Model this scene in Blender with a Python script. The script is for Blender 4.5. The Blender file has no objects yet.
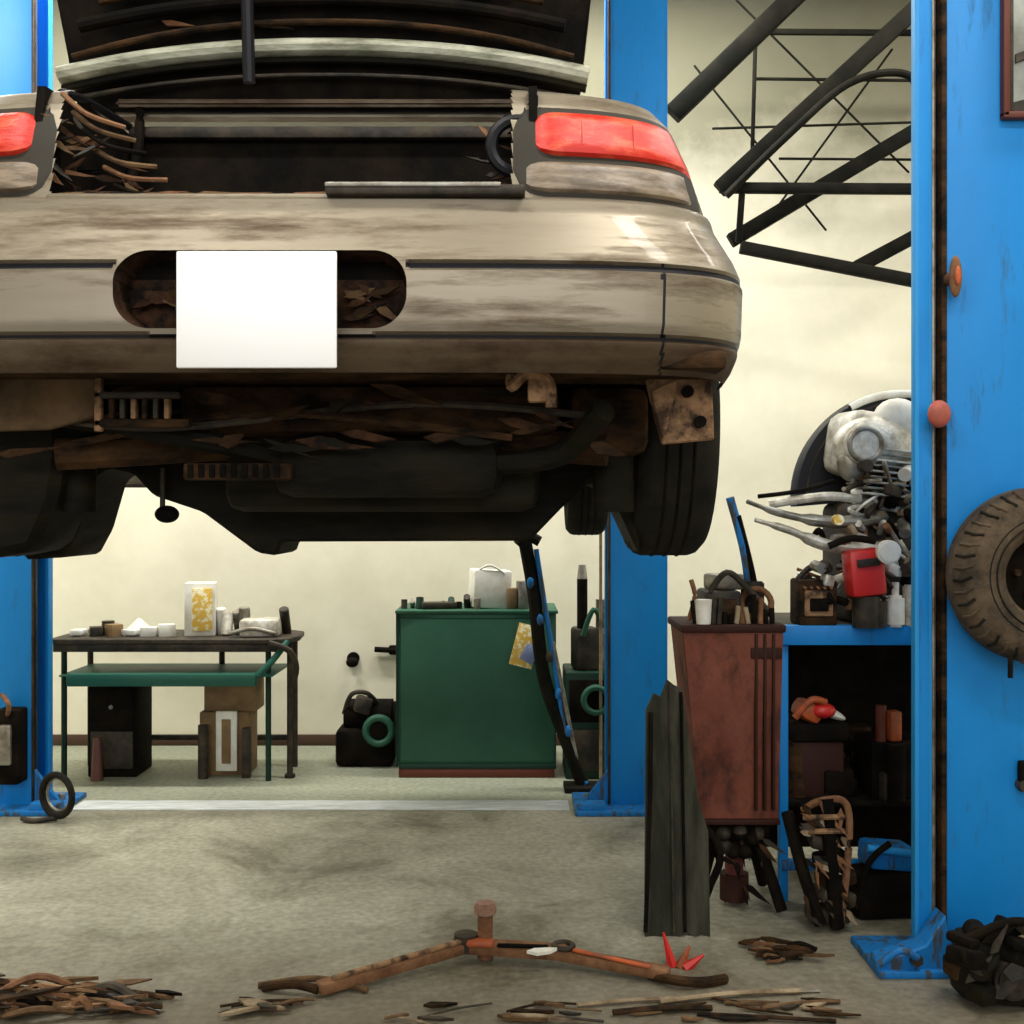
import bpy, bmesh, math, random
from mathutils import Vector, Matrix, Euler
rnd = random.Random(7)
scene = bpy.context.scene
try:
    scene.view_settings.view_transform = 'Standard'
except Exception:
    pass

# ---------------------------------------------------------------- materials
def mat(name, col, rough=0.6, metal=0.0, col2=None, scale=6.0, amt=0.5, bump=0.0, stretch=(1,1,1), contrast=0.15, emit=0.0, coat=0.0, grime=None, spec=0.5):
    """grime=(colour, scale, amount, stretch): second layer of dirt patches"""
    m = bpy.data.materials.new(name); m.use_nodes = True
    nt = m.node_tree; b = nt.nodes['Principled BSDF']
    b.inputs['Base Color'].default_value = (*col, 1)
    b.inputs['Roughness'].default_value = rough
    b.inputs['Metallic'].default_value = metal
    b.inputs['Specular IOR Level'].default_value = spec
    if coat: b.inputs['Coat Weight'].default_value = coat
    if emit:
        b.inputs['Emission Color'].default_value = (*col, 1)
        b.inputs['Emission Strength'].default_value = emit
    if col2 is not None or bump:
        tc = nt.nodes.new('ShaderNodeTexCoord'); mp = nt.nodes.new('ShaderNodeMapping')
        mp.inputs['Scale'].default_value = stretch
        nt.links.new(tc.outputs['Object'], mp.inputs['Vector'])
        n = nt.nodes.new('ShaderNodeTexNoise'); n.inputs['Scale'].default_value = scale
        n.inputs['Detail'].default_value = 8; n.inputs['Roughness'].default_value = 0.65
        nt.links.new(mp.outputs['Vector'], n.inputs['Vector'])
        if col2 is not None:
            r = nt.nodes.new('ShaderNodeValToRGB')
            c = 1 - amt
            r.color_ramp.elements[0].position = max(0, 0.3 + 0.4*c - contrast); r.color_ramp.elements[0].color = (*col, 1)
            r.color_ramp.elements[1].position = min(1, 0.3 + 0.4*c + contrast); r.color_ramp.elements[1].color = (*col2, 1)
            nt.links.new(n.outputs['Fac'], r.inputs['Fac'])
            out = r.outputs['Color']
            if grime:
                gc, gs, ga, gst = grime
                mp2 = nt.nodes.new('ShaderNodeMapping'); mp2.inputs['Scale'].default_value = gst
                nt.links.new(tc.outputs['Object'], mp2.inputs['Vector'])
                n2 = nt.nodes.new('ShaderNodeTexNoise'); n2.inputs['Scale'].default_value = gs; n2.inputs['Detail'].default_value = 10; n2.inputs['Roughness'].default_value = 0.7
                nt.links.new(mp2.outputs['Vector'], n2.inputs['Vector'])
                mr = nt.nodes.new('ShaderNodeMapRange'); mr.inputs['From Min'].default_value = 0.62-ga*.35; mr.inputs['From Max'].default_value = 0.82-ga*.35
                nt.links.new(n2.outputs['Fac'], mr.inputs['Value'])
                mx = nt.nodes.new('ShaderNodeMix'); mx.data_type = 'RGBA'; nt.links.new(mr.outputs[0], mx.inputs['Factor'])
                nt.links.new(out, mx.inputs['A']); mx.inputs['B'].default_value = (*gc, 1); out = mx.outputs['Result']
                mr3 = nt.nodes.new('ShaderNodeMapRange'); mr3.inputs['To Min'].default_value = rough; mr3.inputs['To Max'].default_value = 0.8
                nt.links.new(mr.outputs[0], mr3.inputs['Value']); nt.links.new(mr3.outputs[0], b.inputs['Roughness'])
            nt.links.new(out, b.inputs['Base Color'])
        if bump:
            bp = nt.nodes.new('ShaderNodeBump'); bp.inputs['Strength'].default_value = bump; bp.inputs['Distance'].default_value = 0.02
            nt.links.new(n.outputs['Fac'], bp.inputs['Height']); nt.links.new(bp.outputs['Normal'], b.inputs['Normal'])
    return m

PAINT = mat('car_paint', (0.215,0.18,0.13), 0.42, 0.5, (0.29,0.25,0.185), 3, 0.5, 0.04, (0.5,1,5), 0.25, coat=0.1,
            grime=((0.10,0.065,0.035), 4, 0.40, (0.6,1,4.5)))
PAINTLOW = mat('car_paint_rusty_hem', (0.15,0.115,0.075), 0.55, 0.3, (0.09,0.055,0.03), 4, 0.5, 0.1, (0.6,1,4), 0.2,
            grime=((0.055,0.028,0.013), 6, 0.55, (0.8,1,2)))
TRIM = mat('black_trim', (0.008,0.008,0.011), 0.45, spec=.25)
BLACK = mat('black_dirty', (0.003,0.0025,0.002), 0.85, 0, (0.014,0.009,0.005), 9, 0.35, 0.3, spec=.1)
HOLE = mat('rusty_cavity', (0.008,0.005,0.003), 0.85, 0, (0.075,0.032,0.014), 16, 0.4, 0.5, (1,1,1), 0.12, spec=.2)
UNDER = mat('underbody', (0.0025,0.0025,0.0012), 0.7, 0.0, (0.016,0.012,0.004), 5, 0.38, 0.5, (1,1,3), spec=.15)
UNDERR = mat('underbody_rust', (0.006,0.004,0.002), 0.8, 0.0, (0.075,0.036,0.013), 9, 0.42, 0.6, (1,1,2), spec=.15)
RUST = mat('rusty_steel', (0.11,0.045,0.02), 0.85, 0.0, (0.25,0.125,0.06), 14, 0.5, 0.5, spec=.3)
BROWN = mat('brown_shield', (0.30,0.17,0.085), 0.75, 0, (0.04,0.02,0.01), 16, 0.45, 0.5, (1,1,1), 0.08, spec=.3)
RED = mat('tail_red', (0.56,0.018,0.008), 0.35, 0, (0.72,0.10,0.045), 14, 0.38, 0.2, (1,1,3), 0.08, spec=.4)
LENS = mat('clear_lens', (0.26,0.20,0.14), 0.4, 0.0, (0.10,0.07,0.042), 12, 0.5, 0.1, (1,1,4), 0.1)
GASKET = mat('lamp_gasket', (0.035,0.03,0.022), 0.6, spec=.2)
WHITE = mat('white_plate', (0.97,0.97,0.97), 0.5)
BLUE = mat('blue_paint', (0.004,0.185,0.55), 0.45, 0, (0.010,0.26,0.70), 2.5, 0.45, 0.04, (1,1,0.6), 0.3, grime=((0.03,0.09,0.18), 5, 0.14, (3,3,0.6)), spec=.3)
BLUED = mat('blue_paint_worn', (0.004,0.16,0.48), 0.55, 0, (0.05,0.06,0.07), 9, 0.38, 0.1, (3,3,0.5), 0.04, spec=.3)
BLUEL = mat('blue_edge', (0.02,0.28,0.68), 0.5, spec=.3)
TIRE = mat('tire_rubber', (0.006,0.006,0.0045), 0.9, 0, (0.020,0.017,0.011), 12, 0.45, 0.3, spec=.2)
TIREG = mat('dusty_rubber', (0.038,0.029,0.02), 0.9, 0, (0.12,0.085,0.055), 12, 0.45, 0.6, spec=.2)
STEEL = mat('steel', (0.36,0.35,0.31), 0.4, 0.6, (0.13,0.10,0.065), 14, 0.45, 0.2)
ALU = mat('aluminium', (0.74,0.72,0.64), 0.4, 0.3, (0.26,0.23,0.17), 14, 0.45, 0.4)
DARKST = mat('dark_steel', (0.014,0.012,0.009), 0.6, 0.0, (0.065,0.048,0.03), 12, 0.4, 0.3, spec=.3)
GREEN = mat('green_enamel', (0.016,0.078,0.046), 0.55, 0, (0.022,0.095,0.056), 5, 0.5, 0.03, spec=.3)
GREEND = mat('green_dark', (0.008,0.03,0.02), 0.5, spec=.2)
GREENT = mat('green_shelf', (0.015,0.10,0.072), 0.5, spec=.3)
PALE = mat('pale_primer', (0.46,0.46,0.36), 0.55, 0.0, (0.15,0.16,0.10), 7, 0.45, 0.2, (1,1,5), grime=((0.07,0.06,0.03),6,0.45,(1,1,3)))
TANK = mat('oxide_brown', (0.13,0.030,0.015), 0.6, 0.0, (0.20,0.062,0.036), 5, 0.4, 0.3, (1,1,0.8), 0.15, grime=((0.03,0.012,0.008),7,0.42,(1,1,.6)), spec=.3)
TANKD = mat('oxide_dark', (0.035,0.011,0.007), 0.65, spec=.2)
ORANGE = mat('orange_paint', (0.50,0.09,0.016), 0.55, 0, (0.14,0.05,0.022), 12, 0.45, 0.2)
REDP = mat('red_paint', (0.55,0.020,0.016), 0.4)
YEL = mat('yellow_label', (0.72,0.46,0.06), 0.6, 0, (0.9,0.85,0.6), 25, 0.45, 0, (1,1,1), 0.04)
WHT = mat('white_plastic', (0.82,0.81,0.75), 0.5, 0, (0.60,0.57,0.48), 9, 0.4)
CARD = mat('cardboard', (0.26,0.16,0.07), 0.8, 0, (0.15,0.09,0.04), 8, 0.5)
WOOD = mat('wood_scrap', (0.17,0.10,0.048), 0.85, 0, (0.05,0.026,0.014), 14, 0.45, 0.4, spec=.2)
TAN = mat('tan_scrap', (0.36,0.28,0.18), 0.85, 0, (0.13,0.085,0.05), 14, 0.45, 0.3, spec=.2)
GLASS = mat('dark_glass', (0.02,0.024,0.02), 0.12, 0.0, coat=1)
PANE = mat('pane_pale_reflection', (0.30,0.32,0.28), 0.3, 0, (0.12,0.12,0.10), 4, 0.4)  # pale reflections on dark glass, put into the pane's colour
REDBR = mat('dark_red_frame', (0.11,0.025,0.013), 0.5, spec=.3)
TRUSS = mat('truss_paint', (0.004,0.004,0.002), 0.75, 0.0, (0.014,0.012,0.007), 8, 0.4, spec=.12)
HUB = mat('hub_steel', (0.05,0.045,0.035), 0.5, 0.4)
TUBE = mat('added_lamp_tube', (1,0.97,0.88), 0.4, emit=4)  # glowing tubes of the added ceiling lamps

# ---------------------------------------------------------------- builder
class B:
    def __init__(s): s.bm = bmesh.new(); s.mats = []
    def mi(s, m):
        if m not in s.mats: s.mats.append(m)
        return s.mats.index(m)
    def add(s, t, m, M=None):
        if M is not None: bmesh.ops.transform(t, matrix=M, verts=t.verts)
        i = s.mi(m)
        for f in t.faces: f.material_index = i
        me = bpy.data.meshes.new('t'); t.to_mesh(me); t.free()
        s.bm.from_mesh(me); bpy.data.meshes.remove(me)
    def box(s, c, d, m, rot=(0,0,0), bev=0.006, seg=2):
        t = bmesh.new(); bmesh.ops.create_cube(t, size=1)
        bmesh.ops.scale(t, vec=Vector(d), verts=t.verts)
        if bev > 0:
            bmesh.ops.bevel(t, geom=t.edges[:], offset=min(bev, min(d)*0.45), segments=seg, affect='EDGES', profile=0.5)
        s.add(t, m, Matrix.Translation(c) @ Euler(rot).to_matrix().to_4x4())
    def bx(s, x0, x1, y0, y1, z0, z1, m, bev=0.006):
        s.box(((x0+x1)/2,(y0+y1)/2,(z0+z1)/2), (abs(x1-x0),abs(y1-y0),abs(z1-z0)), m, bev=bev)
    def cyl(s, p0, p1, r, m, r2=None, n=20, bev=0.0):
        p0 = Vector(p0); p1 = Vector(p1); d = p1-p0
        t = bmesh.new(); bmesh.ops.create_cone(t, cap_ends=True, segments=n, radius1=r, radius2=r if r2 is None else r2, depth=d.length)
        if bev: bmesh.ops.bevel(t, geom=[e for e in t.edges if len(e.link_faces)==2 and any(len(f.verts)>4 for f in e.link_faces)], offset=bev, segments=2, affect='EDGES')
        q = Vector((0,0,1)).rotation_difference(d.normalized())
        s.add(t, m, Matrix.Translation((p0+p1)/2) @ q.to_matrix().to_4x4())
    def sph(s, c, r, m, sc=(1,1,1), rot=(0,0,0), n=16):
        t = bmesh.new(); bmesh.ops.create_uvsphere(t, u_segments=n, v_segments=n//2+2, radius=r)
        s.add(t, m, Matrix.Translation(c) @ Euler(rot).to_matrix().to_4x4() @ Matrix.Diagonal((*sc,1)))
    def tube(s, pts, r, m, n=10, flat=1.0, smooth=True):
        P = [Vector(p) for p in pts]
        if smooth and len(P) > 2:
            Q = []
            for i in range(len(P)-1):
                a = P[max(i-1,0)]; b = P[i]; c = P[i+1]; d = P[min(i+2,len(P)-1)]
                for k in range(6):
                    u = k/6
                    Q.append(0.5*((2*b)+(-a+c)*u+(2*a-5*b+4*c-d)*u*u+(-a+3*b-3*c+d)*u**3))
            Q.append(P[-1]); P = Q
        t = bmesh.new(); rings = []
        up = Vector((0,0,1))
        for i,p in enumerate(P):
            d = (P[min(i+1,len(P)-1)]-P[max(i-1,0)]).normalized()
            a = d.cross(up)
            if a.length < 0.05: a = d.cross(Vector((1,0,0)))
            a.normalize(); b = a.cross(d).normalized()
            rr = r[min(i*len(r)//len(P),len(r)-1)] if isinstance(r,(list,tuple)) else r
            rings.append([t.verts.new(p + a*math.cos(2*math.pi*k/n)*rr + b*math.sin(2*math.pi*k/n)*rr*flat) for k in range(n)])
        for i in range(len(rings)-1):
            for k in range(n):
                t.faces.new((rings[i][k], rings[i][(k+1)%n], rings[i+1][(k+1)%n], rings[i+1][k]))
        t.faces.new(rings[0][::-1]); t.faces.new(rings[-1])
        bmesh.ops.recalc_face_normals(t, faces=t.faces[:])
        s.add(t, m)
    def lathe(s, prof, c, axis, m, n=40, a0=0.0, a1=2*math.pi):
        t = bmesh.new(); full = abs(a1-a0-2*math.pi) < 1e-5
        k = n if full else n+1
        R = [[t.verts.new((r*math.cos(a0+(a1-a0)*j/n), r*math.sin(a0+(a1-a0)*j/n), h)) for (r,h) in prof] for j in range(k)]
        for j in range(n):
            A = R[j]; C = R[(j+1)%k]
            for i in range(len(prof)-1):
                try: t.faces.new((A[i],C[i],C[i+1],A[i+1]))
                except Exception: pass
        bmesh.ops.remove_doubles(t, verts=t.verts, dist=1e-5)
        bmesh.ops.recalc_face_normals(t, faces=t.faces[:])
        q = Vector((0,0,1)).rotation_difference(Vector(axis).normalized()).to_matrix().to_4x4()
        s.add(t, m, Matrix.Translation(c) @ q)
    def torus(s, c, R, r, axis, m, n=36, k=10, a0=0.0, a1=2*math.pi, sc=1.0):
        prof = [(R+r*math.cos(2*math.pi*i/k), r*sc*math.sin(2*math.pi*i/k)) for i in range(k+1)]
        s.lathe(prof, c, axis, m, n, a0=a0, a1=a1)
    def prism(s, pts, y0, y1, m, bev=0.004, plane='xz'):
        t = bmesh.new()
        f = lambda p,y: (p[0],y,p[1]) if plane=='xz' else ((p[0],p[1],y) if plane=='xy' else (y,p[0],p[1]))
        a = [t.verts.new(f(p,y0)) for p in pts]; b = [t.verts.new(f(p,y1)) for p in pts]; n = len(pts)
        t.faces.new(a); t.faces.new(b[::-1])
        for i in range(n): t.faces.new((a[i],b[i],b[(i+1)%n],a[(i+1)%n]))
        bmesh.ops.recalc_face_normals(t, faces=t.faces[:])
        if bev: bmesh.ops.bevel(t, geom=t.edges[:], offset=bev, segments=1, affect='EDGES')
        s.add(t, m)
    def shard(s, c, L, W, th, m, rot):
        """torn flat sliver"""
        t = bmesh.new(); pts = [(-L/2,0),(-L*.2,W*.5),(L*.2,W*.25),(L/2,W*.1),(L*.15,-W*.35),(-L*.25,-W*.5)]
        pts = [(x*rnd.uniform(.8,1.1), y*rnd.uniform(.6,1.3)) for x,y in pts]
        a = [t.verts.new((x,y,0)) for x,y in pts]; b = [t.verts.new((x,y,th)) for x,y in pts]; n=len(pts)
        t.faces.new(a[::-1]); t.faces.new(b)
        for i in range(n): t.faces.new((a[i],a[(i+1)%n],b[(i+1)%n],b[i]))
        s.add(t, m, Matrix.Translation(c) @ Euler(rot).to_matrix().to_4x4())
    def done(s, name, parent=None, ang=0.6):
        me = bpy.data.meshes.new(name); s.bm.to_mesh(me); s.bm.free()
        for m in s.mats: me.materials.append(m)
        for p in me.polygons: p.use_smooth = True
        try: me.set_sharp_from_angle(angle=ang)
        except Exception: pass
        o = bpy.data.objects.new(name, me); scene.collection.objects.link(o)
        if parent: o.parent = parent
        return o
def empty(name):
    o = bpy.data.objects.new(name, None); scene.collection.objects.link(o); return o

# ---------------------------------------------------------------- room
def wall_mat():
    m = bpy.data.materials.new('plaster_cream'); m.use_nodes = True; nt = m.node_tree; b = nt.nodes['Principled BSDF']
    b.inputs['Roughness'].default_value = 0.85
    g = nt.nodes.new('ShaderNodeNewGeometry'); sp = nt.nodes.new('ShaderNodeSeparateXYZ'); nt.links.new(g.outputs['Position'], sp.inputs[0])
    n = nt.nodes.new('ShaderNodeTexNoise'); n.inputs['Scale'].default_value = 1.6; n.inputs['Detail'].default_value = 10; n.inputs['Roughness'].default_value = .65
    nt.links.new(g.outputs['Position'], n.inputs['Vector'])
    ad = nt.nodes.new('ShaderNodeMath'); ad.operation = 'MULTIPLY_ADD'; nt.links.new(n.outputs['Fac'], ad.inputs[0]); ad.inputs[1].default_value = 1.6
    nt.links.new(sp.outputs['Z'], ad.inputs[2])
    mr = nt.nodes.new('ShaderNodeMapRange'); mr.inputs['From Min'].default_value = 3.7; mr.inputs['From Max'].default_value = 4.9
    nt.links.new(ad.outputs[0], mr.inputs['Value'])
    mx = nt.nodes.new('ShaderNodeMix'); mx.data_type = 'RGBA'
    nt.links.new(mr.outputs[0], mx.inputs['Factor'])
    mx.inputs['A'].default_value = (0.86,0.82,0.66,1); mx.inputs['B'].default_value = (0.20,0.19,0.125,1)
    r = nt.nodes.new('ShaderNodeValToRGB'); r.color_ramp.elements[0].color = (0.88,0.87,0.84,1); r.color_ramp.elements[1].color = (1,1,1,1)
    r.color_ramp.elements[0].position = 0.35; r.color_ramp.elements[1].position = 0.6
    nt.links.new(n.outputs['Fac'], r.inputs['Fac'])
    ml = nt.nodes.new('ShaderNodeMix'); ml.data_type = 'RGBA'; ml.blend_type = 'MULTIPLY'; ml.inputs['Factor'].default_value = 1
    nt.links.new(mx.outputs['Result'], ml.inputs['A']); nt.links.new(r.outputs['Color'], ml.inputs['B'])
    nt.links.new(ml.outputs['Result'], b.inputs['Base Color'])
    return m
def floor_mat():
    m = bpy.data.materials.new('concrete_floor'); m.use_nodes = True; nt = m.node_tree; b = nt.nodes['Principled BSDF']
    b.inputs['Roughness'].default_value = 0.55; b.inputs['Specular IOR Level'].default_value = 0.35
    g = nt.nodes.new('ShaderNodeNewGeometry'); sp = nt.nodes.new('ShaderNodeSeparateXYZ'); nt.links.new(g.outputs['Position'], sp.inputs[0])
    n1 = nt.nodes.new('ShaderNodeTexNoise'); n1.inputs['Scale'].default_value = 1.4; n1.inputs['Detail'].default_value = 10; n1.inputs['Roughness'].default_value = 0.72; n1.inputs['Distortion'].default_value = 0.6
    n2 = nt.nodes.new('ShaderNodeTexNoise'); n2.inputs['Scale'].default_value = 35; n2.inputs['Detail'].default_value = 6
    for n in (n1,n2): nt.links.new(g.outputs['Position'], n.inputs['Vector'])
    r = nt.nodes.new('ShaderNodeValToRGB')
    e = r.color_ramp.elements; e[0].position = 0.36; e[0].color = (0.14,0.128,0.09,1); e[1].position = 0.66; e[1].color = (0.40,0.385,0.31,1)
    x = e.new(0.48); x.color = (0.28,0.27,0.205,1)
    nt.links.new(n1.outputs['Fac'], r.inputs['Fac'])
    mr = nt.nodes.new('ShaderNodeMapRange'); mr.inputs['From Min'].default_value = 5.85; mr.inputs['From Max'].default_value = 5.9
    nt.links.new(sp.outputs['Y'], mr.inputs['Value'])
    mx = nt.nodes.new('ShaderNodeMix'); mx.data_type = 'RGBA'; nt.links.new(mr.outputs[0], mx.inputs['Factor'])
    nt.links.new(r.outputs['Color'], mx.inputs['A']); mx.inputs['B'].default_value = (0.27,0.285,0.21,1)
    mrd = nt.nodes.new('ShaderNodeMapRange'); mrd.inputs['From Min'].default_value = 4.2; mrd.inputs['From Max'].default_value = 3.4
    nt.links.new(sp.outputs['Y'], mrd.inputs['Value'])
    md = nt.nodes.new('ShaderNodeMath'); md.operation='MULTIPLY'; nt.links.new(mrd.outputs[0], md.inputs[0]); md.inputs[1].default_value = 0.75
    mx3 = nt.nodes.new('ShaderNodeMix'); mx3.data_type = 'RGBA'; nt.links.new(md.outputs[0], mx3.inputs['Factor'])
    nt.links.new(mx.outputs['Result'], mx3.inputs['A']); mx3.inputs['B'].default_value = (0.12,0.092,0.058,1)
    mr2 = nt.nodes.new('ShaderNodeMapRange'); mr2.inputs['From Min'].default_value = 0.3; mr2.inputs['From Max'].default_value = 0.7
    mr2.inputs['To Min'].default_value = 0.72; mr2.inputs['To Max'].default_value = 1.15
    nt.links.new(n2.outputs['Fac'], mr2.inputs['Value'])
    ml = nt.nodes.new('ShaderNodeMix'); ml.data_type = 'RGBA'; ml.blend_type = 'MULTIPLY'; ml.inputs['Factor'].default_value = 1
    nt.links.new(mx3.outputs['Result'], ml.inputs['A']); nt.links.new(mr2.outputs[0], ml.inputs['B'])
    nt.links.new(ml.outputs['Result'], b.inputs['Base Color'])
    bp = nt.nodes.new('ShaderNodeBump'); bp.inputs['Strength'].default_value = 0.25; bp.inputs['Distance'].default_value = 0.01
    nt.links.new(n2.outputs['Fac'], bp.inputs['Height']); nt.links.new(bp.outputs['Normal'], b.inputs['Normal'])
    return m
CREAM = wall_mat(); FLOOR = floor_mat()
CEIL = mat('ceiling_paint', (0.55,0.53,0.45), 0.9)
def room(name, a, m, bev=0):
    b = B(); b.bx(*a, m, bev=bev); return b.done(name)
XL, XR, YF, YB, ZC = -4.6, 4.4, -3.0, 7.4, 5.0
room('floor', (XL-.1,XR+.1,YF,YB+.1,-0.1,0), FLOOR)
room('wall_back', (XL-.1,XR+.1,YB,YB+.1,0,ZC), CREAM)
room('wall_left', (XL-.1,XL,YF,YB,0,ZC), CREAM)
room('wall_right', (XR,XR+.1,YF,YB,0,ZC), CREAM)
room('ceiling', (XL-.1,XR+.1,YF,YB+.1,ZC,ZC+.1), CEIL)
BASEB = mat('baseboard_brown', (0.06,0.026,0.012), 0.6)
room('baseboard_back', (XL,XR,YB-.02,YB,0,0.07), BASEB, 0.004)
WL = mat('floor_stripe', (0.66,0.70,0.72), 0.45, 0, (0.38,0.40,0.38), 6, 0.4, 0, (1,6,1))
b = B(); b.bx(-2.22,0.29,5.78,5.96,0.0,0.006,WL,0.002); b.done('floor_stripe')

# ---------------------------------------------------------------- car
XC = -0.43; Y0 = 2.05; NN = 4.5; DD = 0.40; YE = 6.2
PROF = [(1.756,.862,.06),(1.775,.872,.03),(1.80,.880,.01),(1.84,.887,.0),(1.93,.890,.0),(1.955,.886,.008),(1.985,.876,.02),
        (2.05,.842,.045),(2.075,.836,.05),(2.085,.832,.085),(2.20,.80,.115),(2.28,.77,.145),(2.315,.745,.17),(2.335,.70,.215)]
def prof(z):
    if z <= PROF[0][0]: return PROF[0][1:]
    for a,c in zip(PROF, PROF[1:]):
        if z <= c[0]:
            u = (z-a[0])/(c[0]-a[0]); return (a[1]+(c[1]-a[1])*u, a[2]+(c[2]-a[2])*u)
    return PROF[-1][1:]
def fy(dx, z):
    w, yo = prof(z); s = min(abs(dx)/w, 1.0)
    return Y0 + yo + DD*(1-(max(0,1-s**NN))**(1/NN))
def sstep(a,b_,x):
    t = max(0,min(1,(x-a)/(b_-a))); return t*t*(3-2*t)
car = empty('car')
half = []
NS = 150
for i in range(NS+1): half.append(('r', 0.9*i/NS))
c9 = (1-0.9**NN)**(1/NN)
for i in range(1,25):
    c = c9*(1-i/24); half.append(('r', (1-c**NN)**(1/NN)))
NSIDE = 90
for i in range(1,NSIDE+1): half.append(('s', i/NSIDE))
for i in range(1,13): half.append(('f', i/12))
def ppt(h, z):
    w, yo = prof(z); k, v = h
    ys = Y0+yo+DD
    if k == 'r':
        return w*v, Y0+yo+DD*(1-(max(0,1-v**NN))**(1/NN))
    if k == 's':
        return w, ys+(YE-0.5-ys)*v
    a = v*math.pi/2
    return w*(math.cos(a)**(0.5)) if v < 1 else 0.0, (YE-0.5)+ (0.5-yo*0.5)*math.sin(a)**0.8
ZT = 2.335
zs = [1.756+ (ZT-1.756)*i/112 for i in range(113)]
WHEELS_Y = (2.78, 5.25); WZ = 1.70; AR = 0.345
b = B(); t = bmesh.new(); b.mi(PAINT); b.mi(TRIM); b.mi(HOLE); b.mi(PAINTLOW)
RCX, RCZ, RHX, RHZ, RR = -0.02, 1.899, 0.262, 0.071, 0.062
def rsdf(dx, z):
    qx = abs(dx-RCX)-RHX+RR; qz = abs(z-RCZ)-RHZ+RR
    return math.hypot(max(qx,0),max(qz,0)) + min(max(qx,qz),0) - RR
grid = {}; ins = {}
for sgn in (-1,1):
    for i,h in enumerate(half):
        for j,z in enumerate(zs):
            if i == 0 and sgn == 1: grid[(1,0,j)] = grid[(-1,0,j)]; ins[(1,0,j)] = ins[(-1,0,j)]; continue
            x, y = ppt(h, z); zz = z
            dx = sgn*x; ii = 1
            if h[0] == 'r':
                d = rsdf(dx, z)
                if abs(d) < 0.0042:
                    gx = (rsdf(dx+1e-4,z)-rsdf(dx-1e-4,z))/2e-4; gz = (rsdf(dx,z+1e-4)-rsdf(dx,z-1e-4))/2e-4
                    dx -= gx*d; zz -= gz*d; y = fy(dx,zz); ii = 0
                elif d < 0: y += 0.08; ii = -1
                elif d > .01:
                    if abs(z-1.942) < 0.009 or abs(z-1.815) < 0.005: y += 0.009
            else:
                for wy in WHEELS_Y:
                    dd = math.hypot(y-wy, z-WZ)
                    if AR-0.02 < dd < AR+0.006 and z > WZ+.06:
                        y = wy+(y-wy)*AR/dd; zz = WZ+(z-WZ)*AR/dd
            grid[(sgn,i,j)] = t.verts.new((XC+dx, y, zz)); ins[(sgn,i,j)] = ii
for sgn in (-1,1):
    for i in range(len(half)-1):
        for j in range(len(zs)-1):
            ks = [(sgn,i,j),(sgn,i+1,j),(sgn,i+1,j+1),(sgn,i,j+1)]
            q = [grid[k] for k in ks]
            c = sum((v.co for v in q), Vector())/4
            if half[i][0] == 'r' and c.z > 2.082 and abs(c.x-XC) < 0.43: continue
            if any(math.hypot(c.y-wy, c.z-WZ) < AR-0.003 for wy in WHEELS_Y) and abs(c.x-XC) > 0.6: continue
            if len(set(q)) < 3: continue
            try: f = t.faces.new(q if sgn == 1 else q[::-1])
            except Exception: continue
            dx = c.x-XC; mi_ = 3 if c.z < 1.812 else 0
            if half[i][0] == 'r':
                I = [ins[k] for k in ks]
                if min(I) < 0 or (min(I) == 0 and max(I) == 0): mi_ = 2
                elif abs(c.z-1.942) < 0.006 and min(I) > 0: mi_ = 1
                elif abs(c.z-1.815) < 0.003 and min(I) > 0: mi_ = 1
                elif abs(dx - 0.705) < 0.003 and c.z < 1.95: mi_ = 1
            f.material_index = mi_
NT = 24
def hh(y):
    if y < 2.75: return 0.005+0.06*sstep(2.25,2.75,y)
    if y < 5.0: return 0.065
    return 0.065-0.13*sstep(5.0,6.2,y)
rows = []; J = len(zs)-1
for i in range(1,len(half)):
    L = grid[(-1,i,J)]; R = grid[(1,i,J)]
    row = [L]
    for k in range(1,NT):
        u = -1+2*k/NT
        row.append(t.verts.new((XC+(R.co.x-XC)*u, R.co.y, R.co.z+hh(R.co.y)*(1-u**4))))
    row.append(R); rows.append(row)
for a,c in zip(rows, rows[1:]):
    for k in range(NT):
        m_ = (a[k].co+a[k+1].co+c[k].co+c[k+1].co)/4
        if abs(m_.x-XC) < 0.47 and m_.y < 2.70: continue
        try: t.faces.new((a[k],a[k+1],c[k+1],c[k]))
        except Exception: pass
me = bpy.data.meshes.new('t'); t.to_mesh(me); t.free(); b.bm.from_mesh(me); bpy.data.meshes.remove(me)
def frust(bb, y0,y1,w0,z0,y2,y3,w1,z1,m,bev=0.03):
    t = bmesh.new()
    v = [t.verts.new(p) for p in [(XC-w0,y0,z0),(XC+w0,y0,z0),(XC+w0,y1,z0),(XC-w0,y1,z0),(XC-w1,y2,z1),(XC+w1,y2,z1),(XC+w1,y3,z1),(XC-w1,y3,z1)]]
    for f in [(0,1,2,3),(4,7,6,5),(0,4,5,1),(1,5,6,2),(2,6,7,3),(3,7,4,0)]: t.faces.new([v[k] for k in f])
    bmesh.ops.recalc_face_normals(t, faces=t.faces[:])
    bmesh.ops.bevel(t, geom=t.edges[:], offset=bev, segments=3, affect='EDGES')
    bb.add(t, m)
frust(b, 2.82,5.1,.66,2.36, 3.4,4.5,.52,2.77, GLASS)
frust(b, 3.3,4.65,.55,2.735, 3.5,4.45,.48,2.79, PAINT, .02)
for s_ in (-1,1):
    for (ya,yb) in ((2.86,3.42),(3.95,3.98),(5.06,4.5)):
        b.tube([(XC+s_*.66,ya,2.37),(XC+s_*.535,yb,2.76)], .03, PAINT, smooth=False)
b.bx(XC-.43,XC+.43,2.115,2.16,2.06,2.088,PAINT,.008)
b.bx(-.34,.024,2.085,2.15,2.076,2.096,DARKST,.006)
b.bx(-.34,-.02,2.083,2.10,2.090,2.099,STEEL,.003)
b.bx(XC-.46,XC+.46,2.13,2.72,1.93,1.95,BLACK,0)
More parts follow.
